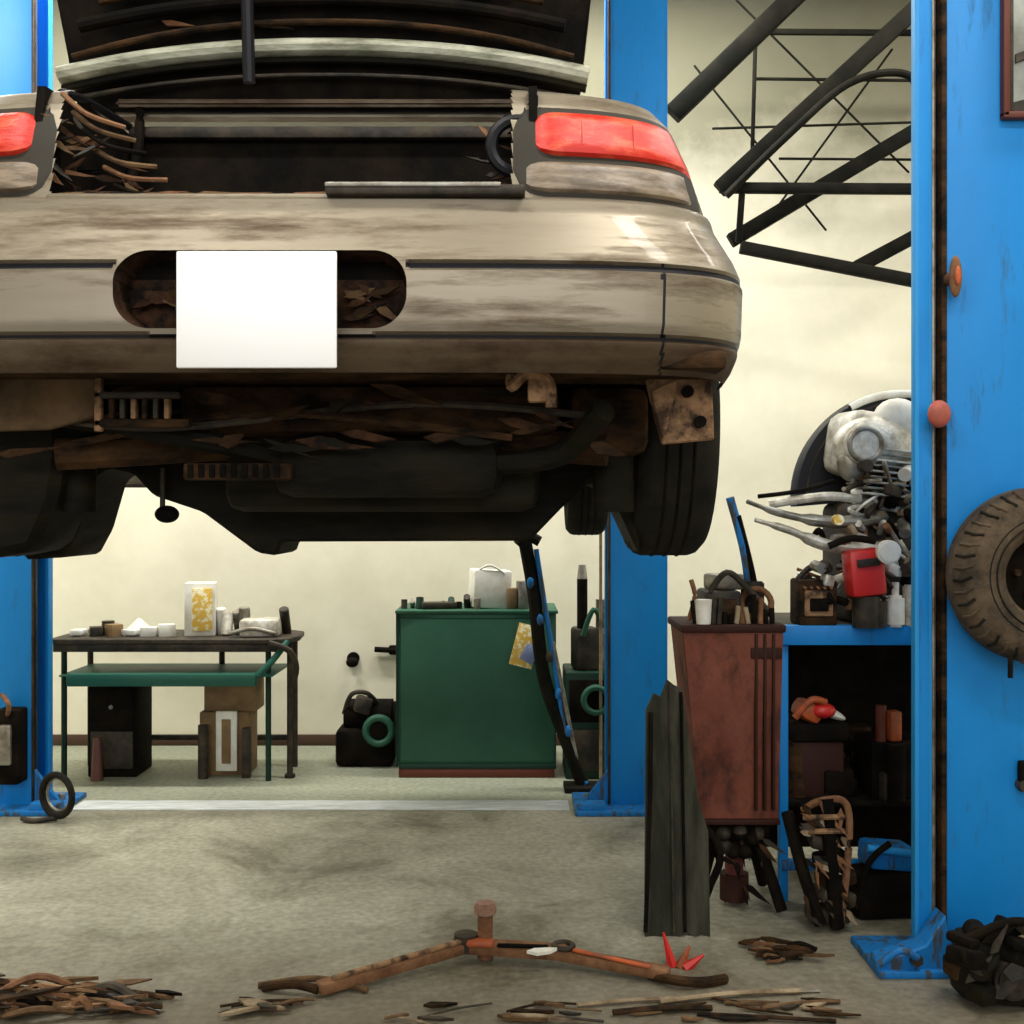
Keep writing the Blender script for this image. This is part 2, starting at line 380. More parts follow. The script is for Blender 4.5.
for s_ in (-1,1):
    b.prism([(2.15,1.93),(2.15,2.08),(2.20,2.315),(2.4,2.335),(2.72,2.385),(2.72,1.93)], XC+s_*.462, XC+s_*.478, BLACK, 0, 'yz')
    b.prism([(XC+s_*.425,2.08),(XC+s_*.48,2.08),(XC+s_*.48,2.30),(XC+s_*.445,2.27)], 2.205,2.22,BLACK,0)
b.bx(XC-.47,XC+.47,2.72,2.74,1.93,2.40,BLACK,0)
b.bx(XC-.43,XC+.43,2.135,2.15,1.93,2.07,BLACK,0)
b.bx(XC-.47,XC+.47,2.69,2.74,2.375,2.405,DARKST,.01)
for k in range(46):
    left = k < 34
    x0 = XC-.44+rnd.random()**1.5*.15 if left else XC+.45-rnd.random()**1.5*.09
    z0 = 2.10+rnd.random()*.18*(1-min(1,abs(abs(x0-XC)-.44)/.22)); y0 = 2.18+rnd.random()*.10
    b.shard((x0,y0,z0), rnd.uniform(.04,.11), rnd.uniform(.008,.018), .004, rnd.choice([RUST,HOLE,HOLE,BLACK,WOOD,HOLE,DARKST]), (1.4+rnd.uniform(-.4,.4), rnd.uniform(-.6,.9), rnd.uniform(-.3,.3)))
for k in range(6):
    b.tube([(XC-.43+.02*k,2.2,2.30-.035*k),(XC-.37+.02*k,2.17,2.25-.03*k),(XC-.31+.02*k,2.2,2.235-.025*k)], .005, rnd.choice([RUST,BLACK,WOOD]), n=6)
for k in range(15):
    x0 = XC-.40+k*.055
    b.shard((x0,2.15,2.092), rnd.uniform(.07,.14), .012, .004, rnd.choice([RUST,WOOD,BLACK,HOLE]), (1.2,rnd.uniform(-.08,.08),0))
b.torus((XC+.44,2.20,2.20),.05,.012,(0,1,0),TRIM,n=24,k=8)
for s_ in (-1,1):
    b.tube([(XC+s_*.45,2.16,2.09),(XC+s_*.455,2.21,2.27),(XC+s_*.47,2.35,2.352),(XC+s_*.47,2.7,2.405)], .010, TRIM, n=8)
def lamp(s_):
    def patch(u0,u1,v0,v1,m,off,nu=26,nv=12,cut=0.0):
        t = bmesh.new(); G = []
        for a in range(nu+1):
            u = a/nu; dx = u0+(u1-u0)*u; r = []
            e = 1.0
            if u < .16: e = math.sqrt(max(0,1-((.16-u)/.16)**2))*.55+.45
            for c in range(nv+1):
                v = c/nv; zc = v0+(v1-v0)*(0.5+(v-.5)*e); dxx = dx - cut*(v-.5)*u
                y = fy(dxx, zc) - off*(1-.9*max(abs(2*u-1)**8, abs(2*v-1)**8))
                r.append(t.verts.new((XC+s_*dxx, y, zc)))
            G.append(r)
        for a in range(nu):
            for c in range(nv): t.faces.new((G[a][c],G[a+1][c],G[a+1][c+1],G[a][c+1]))
        bmesh.ops.recalc_face_normals(t, faces=t.faces[:])
        if sum((f.normal.y for f in t.faces)) > 0: bmesh.ops.reverse_faces(t, faces=t.faces[:])
        b.add(t, m)
    patch(.432,.785,2.088,2.276,GASKET,.006,cut=.06)
    patch(.470,.770,2.168,2.266,RED,.020,cut=.045)
    patch(.452,.780,2.096,2.160,LENS,.016,cut=.015)
    for k in range(3):
        patch(.475+.005*k,.768,2.188+.024*k,2.191+.024*k,GASKET,.0215,nv=1,cut=.01)
    for u in (.56,.66): 
        patch(u,u+.004,2.176,2.258,GASKET,.0215,nu=2)
lamp(1); lamp(-1)
b.done('body', car, 0.5)

# trunk lid (open)
b = B()
ty = lambda z: 2.70-(z-2.43)*0.16/0.6
def lidpanel(z0,z1,w0,w1,th,m,off=0.0):
    t = bmesh.new(); v=[]
    for (z,w) in ((z0,w0),(z1,w1)):
        for dy in (0,th):
            for sx in (-1,1): v.append(t.verts.new((XC+sx*w, ty(z)-off+dy, z)))
    for f in [(0,1,5,4),(2,6,7,3),(0,2,3,1),(4,5,7,6),(0,4,6,2),(1,3,7,5)]: t.faces.new([v[k] for k in f])
    bmesh.ops.recalc_face_normals(t, faces=t.faces[:]); bmesh.ops.bevel(t, geom=t.edges[:], offset=.006, segments=2, affect='EDGES')
    b.add(t, m)
lidpanel(2.43,3.02,.585,.65,.05,PAINT,0)
lidpanel(2.435,3.01,.584,.648,.012,BLACK,.012)
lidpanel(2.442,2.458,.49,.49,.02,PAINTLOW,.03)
for (dz,rr,mm,amp,hw) in ((2.562,.023,PALE,.065,.605),(2.536,.010,UNDER,.066,.60),(2.505,.006,DARKST,.05,.56),(2.615,.008,UNDERR,.08,.57),(2.66,.016,BLACK,.06,.55),(2.70,.009,UNDERR,.05,.5)):
    pts = [(XC+hw*u, ty(dz)-.035, dz-amp*abs(u)**2.2) for u in [-1,-.8,-.6,-.4,-.2,0,.2,.4,.6,.8,1]]
    b.tube(pts, rr, mm, n=10, flat=.9)
for k in range(26):
    x = XC+rnd.uniform(-.5,.4); z = rnd.uniform(2.6,2.95)
    b.shard((x,ty(z)-.03,z),rnd.uniform(.08,.28),rnd.uniform(.008,.02),.005,rnd.choice([DARKST,UNDERR,HOLE,HOLE,RUST]),(1.5,rnd.uniform(-.2,.2),0))
b.cyl((-.585,2.56,2.455),(-.585,2.50,3.0),.014,TRIM,n=10)
for s_ in (-1,1):
    b.tube([(XC+s_*.44,2.62,2.25),(XC+s_*.44,2.68,2.36),(XC+s_*.44,2.69,2.5)], .012, BLACK, n=8)
b.done('trunk_lid', car)

b = B(); b.bx(-.588,-.307,2.012,2.020,1.752,1.957,WHITE,.003)
b.cyl((-.55,2.02,1.93),(-.55,2.13,1.93),.008,DARKST); b.cyl((-.35,2.02,1.93),(-.35,2.13,1.93),.008,DARKST)
b.done('license_plate', car)
b = B()
for k in range(16):
    s_ = -1 if k%2 else 1
    x = XC-.02 + s_*rnd.uniform(.15,.225); z = 1.899+rnd.uniform(-.045,.01)
    b.shard((x,2.115,z),rnd.uniform(.04,.08),.018,.006,rnd.choice([HOLE,HOLE,UNDERR,WOOD]),(1.4,rnd.uniform(-.8,.8),0))
b.done('bumper_bracket', car)

# underbody
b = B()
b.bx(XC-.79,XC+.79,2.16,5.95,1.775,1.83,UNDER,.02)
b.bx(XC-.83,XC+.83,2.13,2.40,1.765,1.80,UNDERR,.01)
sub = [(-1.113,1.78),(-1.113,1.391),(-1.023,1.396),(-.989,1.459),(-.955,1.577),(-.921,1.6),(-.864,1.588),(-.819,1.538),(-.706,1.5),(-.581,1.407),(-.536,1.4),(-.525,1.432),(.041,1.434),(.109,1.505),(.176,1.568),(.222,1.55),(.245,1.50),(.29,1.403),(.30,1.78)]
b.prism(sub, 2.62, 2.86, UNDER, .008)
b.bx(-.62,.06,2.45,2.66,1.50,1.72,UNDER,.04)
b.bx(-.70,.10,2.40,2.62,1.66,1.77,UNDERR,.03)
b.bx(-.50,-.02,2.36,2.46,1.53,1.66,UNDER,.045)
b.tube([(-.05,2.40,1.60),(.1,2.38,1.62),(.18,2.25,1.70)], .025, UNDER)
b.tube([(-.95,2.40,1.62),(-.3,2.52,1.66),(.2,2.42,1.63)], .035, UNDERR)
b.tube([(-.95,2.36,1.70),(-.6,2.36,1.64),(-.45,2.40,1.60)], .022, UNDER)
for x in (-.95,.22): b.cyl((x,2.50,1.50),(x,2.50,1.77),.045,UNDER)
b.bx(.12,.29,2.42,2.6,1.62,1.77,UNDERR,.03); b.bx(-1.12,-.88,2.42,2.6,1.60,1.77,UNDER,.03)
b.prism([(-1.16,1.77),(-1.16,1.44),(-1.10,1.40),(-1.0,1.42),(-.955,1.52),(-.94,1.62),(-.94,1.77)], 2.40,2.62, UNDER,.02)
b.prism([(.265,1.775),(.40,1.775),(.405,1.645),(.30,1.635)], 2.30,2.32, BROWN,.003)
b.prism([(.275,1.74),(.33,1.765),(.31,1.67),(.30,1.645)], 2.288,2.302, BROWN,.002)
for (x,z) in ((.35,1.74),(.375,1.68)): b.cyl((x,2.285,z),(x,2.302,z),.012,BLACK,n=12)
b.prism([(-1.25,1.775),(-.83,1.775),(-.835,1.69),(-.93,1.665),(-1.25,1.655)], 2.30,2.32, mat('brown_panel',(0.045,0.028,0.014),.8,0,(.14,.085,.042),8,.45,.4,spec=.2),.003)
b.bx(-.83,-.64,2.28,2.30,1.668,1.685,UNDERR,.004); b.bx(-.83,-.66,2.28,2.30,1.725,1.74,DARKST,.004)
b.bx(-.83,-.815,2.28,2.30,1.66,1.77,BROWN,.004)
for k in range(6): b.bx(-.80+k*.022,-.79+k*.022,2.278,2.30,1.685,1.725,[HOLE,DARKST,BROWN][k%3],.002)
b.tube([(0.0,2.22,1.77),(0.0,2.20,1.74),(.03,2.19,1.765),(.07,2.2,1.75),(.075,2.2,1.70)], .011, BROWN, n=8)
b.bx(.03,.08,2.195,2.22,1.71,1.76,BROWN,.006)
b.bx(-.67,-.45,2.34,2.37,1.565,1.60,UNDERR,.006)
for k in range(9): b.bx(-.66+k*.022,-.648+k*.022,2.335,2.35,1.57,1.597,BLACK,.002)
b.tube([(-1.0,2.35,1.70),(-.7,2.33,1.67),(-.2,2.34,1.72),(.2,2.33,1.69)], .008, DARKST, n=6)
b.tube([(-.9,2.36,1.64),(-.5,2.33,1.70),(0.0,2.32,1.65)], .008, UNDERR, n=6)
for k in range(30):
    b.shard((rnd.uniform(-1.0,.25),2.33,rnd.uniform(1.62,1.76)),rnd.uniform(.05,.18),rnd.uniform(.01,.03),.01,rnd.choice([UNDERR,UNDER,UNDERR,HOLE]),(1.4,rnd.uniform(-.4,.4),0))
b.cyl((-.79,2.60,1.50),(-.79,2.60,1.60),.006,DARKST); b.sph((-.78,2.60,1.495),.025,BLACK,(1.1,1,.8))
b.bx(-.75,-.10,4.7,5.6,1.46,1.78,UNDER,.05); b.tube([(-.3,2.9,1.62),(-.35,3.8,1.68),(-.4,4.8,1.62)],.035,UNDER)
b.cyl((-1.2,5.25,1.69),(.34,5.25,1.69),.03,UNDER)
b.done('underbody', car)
def wheel(b, c, s_, R=.305, W=.18):
    c = Vector(c); ax=(s_,0,0)
    p = [(R*.60,-W/2+.01),(R*.72,-W/2),(R*.92,-W/2+.002),(R*.98,-W/2+.018),(R,-W/2+.035),(R,W/2-.035),(R*.98,W/2-.018),(R*.92,W/2-.002),(R*.72,W/2),(R*.60,W/2-.01),(R*.58,0),(R*.60,-W/2+.01)]
    b.lathe(p, c, ax, TIRE, 48)
    for gx in (-.03,0,.03): b.torus(c+Vector((gx,0,0)), R-.001,.004,(1,0,0),BLACK,n=48,k=5)
    b.lathe([(R*.6,W/2-.012),(R*.55,W/2-.03),(R*.3,W/2-.05),(R*.2,W/2-.02),(0,W/2-.02)], c, ax, HUB, 32)
    b.lathe([(R*.6,-W/2+.012),(R*.5,-W/2+.05),(R*.25,-W/2+.02),(0,-W/2+.02)], c, ax, DARKST, 32)
for nm,(x,y,s_) in {'wheel_rear_right':(.365,2.78,1),'wheel_rear_left':(-1.225,2.78,-1),'wheel_front_right':(.335,5.25,1),'wheel_front_left':(-1.195,5.25,-1)}.items():
    b = B(); wheel(b,(x,y,WZ),s_); b.done(nm, car)

# ---------------------------------------------------------------- rear lift posts
def post(xin, s_, yf):
    e = empty('lift_post'); b = B(); x0, x1 = (xin, xin+s_*.30)
    lo, hi = min(x0,x1), max(x0,x1)
    b.bx(lo,hi,yf,yf+.02,0,4.6,BLUE,.004)
    b.bx(lo,hi,yf+.22,yf+.24,0,4.6,BLUE,.004)
    b.bx(x1-s_*.02 if s_>0 else x1, x1 if s_>0 else x1+.02,yf,yf+.24,0,4.6,BLUE,.004)
    b.bx(x0 if s_>0 else x0-.012, x0+.012 if s_>0 else x0, yf-.008,yf+.04,0,4.6,DARKST,.003)
    b.bx(x0 if s_>0 else x0-.02, x0+.02 if s_>0 else x0, yf+.18,yf+.24,0,4.6,BLUE,.004)
    b.bx(min(x0-s_*.17,x1+s_*.08),max(x0-s_*.17,x1+s_*.08),yf-.14,yf+.26,0,.025,BLUED,.005)
    b.prism([(x0,.02),(x0,.20),(x0-s_*.14,.02)],yf,yf+.03,BLUED,.003)
    b.bx(min(x0-s_*.17,x0-s_*.02),max(x0-s_*.17,x0-s_*.02),yf-.12,yf-.04,.0,.06,BLUED,.01)
    for k in (-.10,.1): b.cyl((x0-s_*.1,yf+k,.02),(x0-s_*.1,yf+k,.055),.018,STEEL,n=6)
    b.bx(min(x0+s_*.02,x0+s_*.24),max(x0+s_*.02,x0+s_*.24),yf+.03,yf+.21,1.38,2.2,DARKST,.01)
    b.done('column', e)
    b = B()
    cx = x0+s_*.04; tgt = XC+s_*.62
    b.bx(min(x0-s_*.04,x0+s_*.1),max(x0-s_*.04,x0+s_*.1),yf-.06,yf+.2,1.60,1.69,DARKST,.01)
    for yt in (4.35,5.95):
        b.box(((cx+tgt)/2,(yf+yt)/2+.03,1.655),(.08,math.hypot(tgt-cx,yt-yf),.06),DARKST,(0,0,math.atan2(-(tgt-cx),(yt-yf))),.008)
        b.cyl((tgt,yt,1.66),(tgt,yt,1.772),.05,DARKST)
    b.done('lift_arm'); return e
post(.485, 1, 5.8)
lp = post(-2.41, -1, 5.8)
b = B()
b.bx(-2.56,-2.44,5.68,5.80,.15,.52,BLACK,.01); b.bx(-2.53,-2.47,5.66,5.70,.25,.45,STEEL,.01)
b.tube([(-2.49,5.68,.5),(-2.46,5.62,.56),(-2.51,5.66,.6)],.012,RUST)
b.done('power_unit', lp)
b = B()
b.torus((-2.20,5.56,.13),.10,.016,(.5,1,0),TIRE,n=28); b.torus((-2.20,5.58,.13),.08,.008,(0.5,1,0),STEEL,n=28)
b.tube([(-2.37,5.56,.02),(-2.31,5.54,.012),(-2.2,5.56,.02)],.012,DARKST)
b.done('hose_coil')

# ---------------------------------------------------------------- foreground post
fp = empty('lift_post')
b = B(); yf = 3.81
b.bx(1.440,1.90,yf,yf+.03,0,4.7,BLUE,.006)
b.bx(1.335,1.385,yf+.005,yf+.035,0,4.7,BLUE,.006)
b.bx(1.335,1.350,yf,yf+.04,0,4.7,BLUEL,.004)  # edge highlight painted as a strip of lighter blue
b.bx(1.385,1.400,yf+.02,yf+.05,0,4.7,BLUEL,.004)
b.bx(1.395,1.445,yf+.05,yf+.07,0,4.7,RUST,.002)
b.bx(1.422,1.440,yf-.004,yf+.06,0,4.7,UNDERR,.003)
b.bx(1.435,1.455,yf+.06,yf+.20,0,4.7,BLUE,.003)
b.bx(1.88,1.90,yf,yf+.20,0,4.7,BLUE,.004); b.bx(1.435,1.90,yf+.18,yf+.20,0,4.7,BLUE,.004)
b.cyl((1.41,yf+.04,.1),(1.41,yf+.04,4.6),.007,STEEL,n=8)
b.prism([(1.18,.0),(1.18,.05),(1.25,.07),(1.335,.10),(1.40,.20),(1.43,.0)],yf-.10,yf-.01,BLUED,.006)
b.bx(1.18,1.98,yf-.12,yf+.20,0,.025,BLUED,.005)
b.tube([(1.18,yf-.12,.05),(1.24,yf-.14,.10),(1.30,yf-.12,.07)],.012,BLUED)
b.cyl((1.30,yf-.125,.06),(1.30,yf-.10,.06),.02,DARKST,n=6)
b.done('column', fp)
b = B()
b.cyl((1.45,yf-.05,2.27),(1.45,yf,2.27),.022,RUST); b.sph((1.45,yf-.05,2.27),.03,RUST,(.7,.6,2.3))
b.sph((1.45,yf-.07,2.27),.016,ORANGE,(.6,.5,2.0))
b.cyl((1.395,yf-.05,1.82),(1.395,yf+.02,1.82),.016,REDP); b.sph((1.395,yf-.055,1.82),.038,mat('faded_red',(.42,.09,.06),.6,0,(.2,.05,.03),14,.4),(1,.6,1.2))
b.done('lock_handles', fp)
b = B()
b.bx(1.615,1.637,yf-.035,yf,2.80,3.35,REDBR,.005); b.bx(1.84,1.86,yf-.035,yf,2.80,3.35,REDBR,.005)
b.bx(1.615,1.86,yf-.035,yf,2.795,2.818,REDBR,.005); b.bx(1.615,1.86,yf-.035,yf,3.33,3.355,REDBR,.005)
b.bx(1.637,1.84,yf-.012,yf,2.818,3.33,PANE,.002); b.bx(1.637,1.65,yf-.03,yf-.012,2.82,3.33,DARKST,.003)
b.prism([(1.65,2.82),(1.84,2.82),(1.84,2.90),(1.65,2.85)],yf-.02,yf-.012,DARKST,.002)
b.prism([(1.66,2.98),(1.84,3.05),(1.84,3.08),(1.66,3.01)],yf-.02,yf-.012,DARKST,.002)
b.done('control_panel', fp)
b = B(); c = Vector((1.70, yf-.10, 1.295)); R=.285; W=.17
p = [(R*.46,-W/2+.03),(R*.54,-W/2+.006),(R*.66,-W/2-.004),(R*.80,-W/2+.002),(R*.90,-W/2+.016),(R*.97,-W/2+.04),(R,-W/2+.07),(R,W/2-.04),(R*.95,W/2-.02),(R*.7,W/2),(R*.5,W/2-.02),(R*.44,0),(R*.46,-W/2+.03)]
b.lathe(p, c, (0,1,0), TIREG, 64)
for rr in (.60,.68): b.torus(c+Vector((0,-W/2-.002,0)),R*rr,.003,(0,1,0),TIRE,n=48,k=6)
for k in range(44):
    a=k*2*math.pi/44
    for (r0,r1,yy) in ((.86,.985,.028),):
        ca,sa=math.cos(a),math.sin(a); ca2,sa2=math.cos(a+.05),math.sin(a+.05)
        b.tube([c+Vector((R*r0*ca,-W/2+.010,R*r0*sa)),c+Vector((R*.945*ca2,-W/2+.026,R*.945*sa2)),c+Vector((R*1.0*ca2,-W/2+.06,R*1.0*sa2))],.0055,TIREG if k%2 else TIRE,n=6,smooth=False)
b.lathe([(R*.46,0),(R*.40,.03),(R*.2,.02),(0,.02)],c,(0,1,0),BLACK,32)
for k in range(5):
    a=k*2*math.pi/5+.5; b.cyl(c+Vector((R*.25*math.cos(a),-.01,R*.25*math.sin(a))),c+Vector((R*.25*math.cos(a),.03,R*.25*math.sin(a))),.012,HOLE,n=6)
b.cyl(c+Vector((0,-.03,0)),c+Vector((0,.10,0)),.03,UNDERR)
b.tube([c+Vector((-.12,-W/2+.02,-.25)),c+Vector((-.125,-W/2+.01,-.32))],.008,BLACK)
b.done('spare_tire', fp)
b = B(); b.box((1.685,yf-.02,.63),(.03,.03,.10),BLACK,(0,0,0),.006); b.cyl((1.685,yf-.04,.60),(1.685,yf,.60),.02,DARKST); b.done('latch', fp)

# ---------------------------------------------------------------- roof truss
b = B(); Y = 6.6
def bar(a, c, r, y=Y): b.box(((a[0]+c[0])/2,y,(a[1]+c[1])/2),(math.hypot(c[0]-a[0],c[1]-a[1]),r*1.6,r*2),TRUSS,(0,-math.atan2(c[1]-a[1],c[0]-a[0]),0),.008)
bar((.92,3.78),(2.18,5.0),.055); bar((1.19,3.35),(2.98,5.0),.048); bar((1.19,3.36),(4.4,3.34),.03)
bar((1.28,3.09),(4.4,4.95),.042,6.75); bar((1.31,3.02),(4.4,2.42),.035); bar((2.0,2.92),(4.4,4.2),.04,6.7)
bar((1.32,3.33),(1.30,3.05),.018); bar((1.45,4.08),(4.4,4.05),.010,6.85); bar((1.5,4.36),(4.4,4.34),.018,6.85); bar((1.2,3.8),(4.4,3.9),.008,6.9)
bar((1.6,3.62),(4.4,3.6),.008,6.9)
b.tube([(1.22,6.55,3.30),(1.55,6.5,3.62),(1.9,6.5,3.92),(2.2,6.5,3.98),(2.30,6.5,3.85),(2.32,6.5,3.4)],.022,TRUSS)
for (x,z0,z1) in ((1.42,3.6,4.3),(2.6,2.8,5.0)): bar((x,z0),(x+.02,z1),.012,6.8)
for (p,q) in (((1.1,4.2),(1.9,3.2)),((1.35,4.6),(2.4,3.55)),((1.5,3.2),(2.3,4.3))): bar(p,q,.007,6.95)
b.done('roof_truss')

# ---------------------------------------------------------------- left table
e = empty('work_table'); b = B()
zt = .80
b.prism([(-2.56,6.34),(-1.34,6.34),(-1.24,6.40),(-1.20,6.52),(-1.22,6.76),(-1.32,6.86),(-2.56,6.86)], zt-.03, zt, DARKST, .006, 'xy')
b.bx(-2.54,-1.30,6.36,6.38,zt-.075,zt-.03,DARKST,.004)
for x in (-2.50,-1.36): b.cyl((x,6.42,0),(x,6.42,zt-.03),.016,GREEND)
for x,y in ((-1.255,6.5),(-2.50,6.82),(-1.28,6.78),(-1.72,6.82)): b.cyl((x,y,0),(x,y,zt-.03),.017,DARKST)
b.cyl((-1.255,6.5,.0),(-1.255,6.5,.02),.03,DARKST)
b.bx(-2.44,-1.40,6.28,6.34,.545,.615,GREENT,.012); b.bx(-2.5,-1.32,6.34,6.84,.59,.60,GREENT,.003)
b.tube([(-1.40,6.31,.60),(-1.32,6.33,.68),(-1.25,6.40,.78)],.018,GREENT)
b.tube([(-1.34,6.33,.78),(-1.23,6.36,.73),(-1.21,6.45,.62),(-1.255,6.5,.5)],.018,DARKST)
b.bx(-2.48,-1.28,6.8,6.83,.15,.18,DARKST,.004)
b.done('frame', e)
b = B()
b.box((-1.77,6.55,zt+.15),(.17,.14,.30),WHT,(0,0,.15),.006); b.box((-1.745,6.475,zt+.15),(.11,.01,.24),YEL,(0,0,.15),.002)
b.done('detergent_box', e)
b = B()
for k in range(9):
    x=-1.66+k*.045; h=rnd.uniform(.05,.16); b.cyl((x,6.55+rnd.uniform(-.06,.1),zt),(x,6.55,zt+h),.022+rnd.random()*.012,rnd.choice([ALU,STEEL,WHT,DARKST,CARD]),n=14,bev=.004)
b.box((-1.42,6.5,zt+.05),(.22,.18,.10),ALU,(0,0,.1),.02); b.tube([(-1.58,6.42,zt+.02),(-1.45,6.4,zt+.05),(-1.32,6.42,zt+.02)],.012,STEEL)
for k in range(6): b.box((-2.45+k*.10,6.5,zt+.022),(.07,.09,.03+.03*(k%3)),rnd.choice([CARD,WHT,DARKST,ALU]),(0,0,k*.4),.004)
b.cyl((-2.30,6.55,zt),(-2.30,6.55,zt+.08),.035,DARKST,n=16); b.cyl((-2.14,6.6,zt),(-2.14,6.6,zt+.09),.10,WHT,.01,n=16)
b.done('tin_cans', e)
b = B()
b.bx(-2.40,-2.12,6.5,6.78,.0,.56,BLACK,.01); b.bx(-2.38,-2.14,6.49,6.50,.05,.26,DARKST,.004); b.bx(-2.38,-2.14,6.49,6.50,.29,.53,BLACK,.004)
b.cyl((-2.26,6.475,.40),(-2.26,6.49,.40),.012,STEEL)
b.cyl((-2.32,6.43,.0),(-2.32,6.43,.24),.035,mat('red_bottle',(.12,.04,.03),.5),.02,n=14)
b.done('tool_drawer', e)
b = B()
b.bx(-1.78,-1.50,6.55,6.78,0,.36,CARD,.006); b.bx(-1.76,-1.46,6.57,6.78,.36,.585,CARD,.006)
b.box((-1.62,6.53,.20),(.12,.02,.34),WHT,(0,0,0),.004); b.box((-1.62,6.515,.2),(.05,.01,.25),CARD,(0,0,0),.002)
b.cyl((-1.74,6.48,0),(-1.74,6.48,.30),.03,DARKST,n=12)
b.box((-1.50,6.5,.14),(.05,.05,.28),DARKST,(0,0,.1),.004)
b.done('cardboard_boxes', e)

# ---------------------------------------------------------------- near the wall
b = B()
b.bx(-1.04,-.70,6.75,7.05,0,.22,BLACK,.03); b.cyl((-1.0,6.9,.28),(-.70,6.9,.28),.10,BLACK,n=24,bev=.015)
b.torus((-.78,6.73,.22),.075,.022,(0,1,0),GREEN,n=24); b.cyl((-.78,6.72,.22),(-.78,6.76,.22),.05,BLACK)
b.tube([(-1.0,6.85,.3),(-.95,6.8,.42),(-.86,6.8,.43),(-.8,6.85,.36)],.014,DARKST); b.box((-.88,6.8,.36),(.10,.1,.1),DARKST,(0,.3,.2),.02)
b.done('air_compressor')
b = B()
b.cyl((-1.02,7.38,.56),(-1.02,7.40,.56),.04,BLACK); b.sph((-1.02,7.34,.54),.04,BLACK,(1,.8,.8)); b.done('wall_hook')
b = B()
b.cyl((-.88,7.37,.62),(-.70,7.37,.61),.018,BLACK); b.box((-.74,7.38,.615),(.10,.04,.06),BLACK,(0,0,0),.01); b.done('wall_socket')

# ---------------------------------------------------------------- green cabinet
e = empty('metal_cabinet'); b = B()
b.bx(-.65,.25,6.50,7.0,.06,.93,GREEN,.012); b.bx(-.66,.26,6.48,7.02,.925,.945,GREEN,.006)
b.bx(-.63,.24,6.49,6.51,.09,.90,GREEN,.006)
b.bx(-.64,.24,6.49,7.0,0,.05,REDBR,.006); b.bx(-.64,.25,6.485,6.5,.05,.075,GREEND,.004)
b.bx(-.655,-.645,6.485,6.50,.06,.93,GREEND,.002)
b.box((.075,6.482,.745),(.13,.006,.24),YEL,(0,.25,0),.001); b.box((.10,6.478,.70),(.08,.006,.10),mat('label_blue',(.2,.25,.45),.6),(0,.5,0),.001)
b.done('cabinet', e)
b = B()
zt=.945
b.box((-.13,6.7,zt+.11),(.22,.2,.22),WHT,(0,.05,.2),.012); b.tube([(-.22,6.6,zt+.2),(-.13,6.6,zt+.25),(-.04,6.62,zt+.2)],.008,WHT,n=6)
for k in range(9):
    x=-.62+k*.045; b.cyl((x,6.6+rnd.uniform(0,.1),zt),(x,6.62,zt+rnd.uniform(.02,.07)),.014+rnd.random()*.01,rnd.choice([DARKST,BLACK,STEEL,GREEND]),n=10)
b.box((-.42,6.6,zt+.02),(.2,.08,.04),DARKST,(0,0,.2),.01); b.cyl((-.2,6.58,zt),(-.2,6.58,zt+.06),.02,STEEL)
b.box((.06,6.6,zt+.08),(.06,.08,.16),STEEL,(0,0,.2),.008); b.box((.0,6.6,zt+.06),(.05,.06,.12),CARD,(0,0,.1),.006)
b.done('cabinet_clutter', e)
b = B()
b.tube([(.07,6.22,1.34),(.12,6.22,1.05),(.17,6.22,.62),(.28,6.22,.30),(.38,6.22,.035)],.038,TRUSS,n=10)
b.tube([(.13,6.20,1.30),(.20,6.20,.85),(.31,6.20,.2),(.40,6.20,.035)],.014,BLUED,n=8)
b.tube([(.22,6.20,.80),(.28,6.20,.50),(.36,6.20,.10)],.012,STEEL,n=8)
b.tube([(.03,6.22,1.32),(.08,6.22,1.37),(.15,6.22,1.34)],.030,TRUSS)
b.bx(.28,.47,6.12,6.30,0,.03,TRUSS,.006)
for k in range(5): b.sph((.10+.05*k,6.19,1.12-.2*k),.020,rnd.choice([BLACK,DARKST,BLUED]),(1,.8,1.6))
b.done('pry_bars')
b = B()
b.bx(.30,.62,6.45,6.85,0,.60,GREEND,.01); b.bx(.32,.60,6.44,6.46,.05,.28,DARKST,.006); b.bx(.32,.60,6.44,6.46,.32,.56,BLACK,.006)
b.torus((.47,6.42,.45),.07,.018,(0,1,0),GREEN,n=20); b.box((.42,6.6,.72),(.14,.16,.24),DARKST,(0,0,.2),.02); b.cyl((.40,6.55,.6),(.40,6.55,1.12),.03,BLACK); b.cyl((.40,6.55,1.12),(.40,6.55,1.20),.03,STEEL,.02)
b.cyl((.53,6.6,.6),(.53,6.6,1.0),.05,STEEL,n=16); b.cyl((.495,6.42,0),(.495,6.42,1.64),.009,TAN,n=8); b.tube([(.40,6.5,.8),(.46,6.48,.95),(.52,6.52,.85)],.015,GREEN)
b.done('welding_machine')

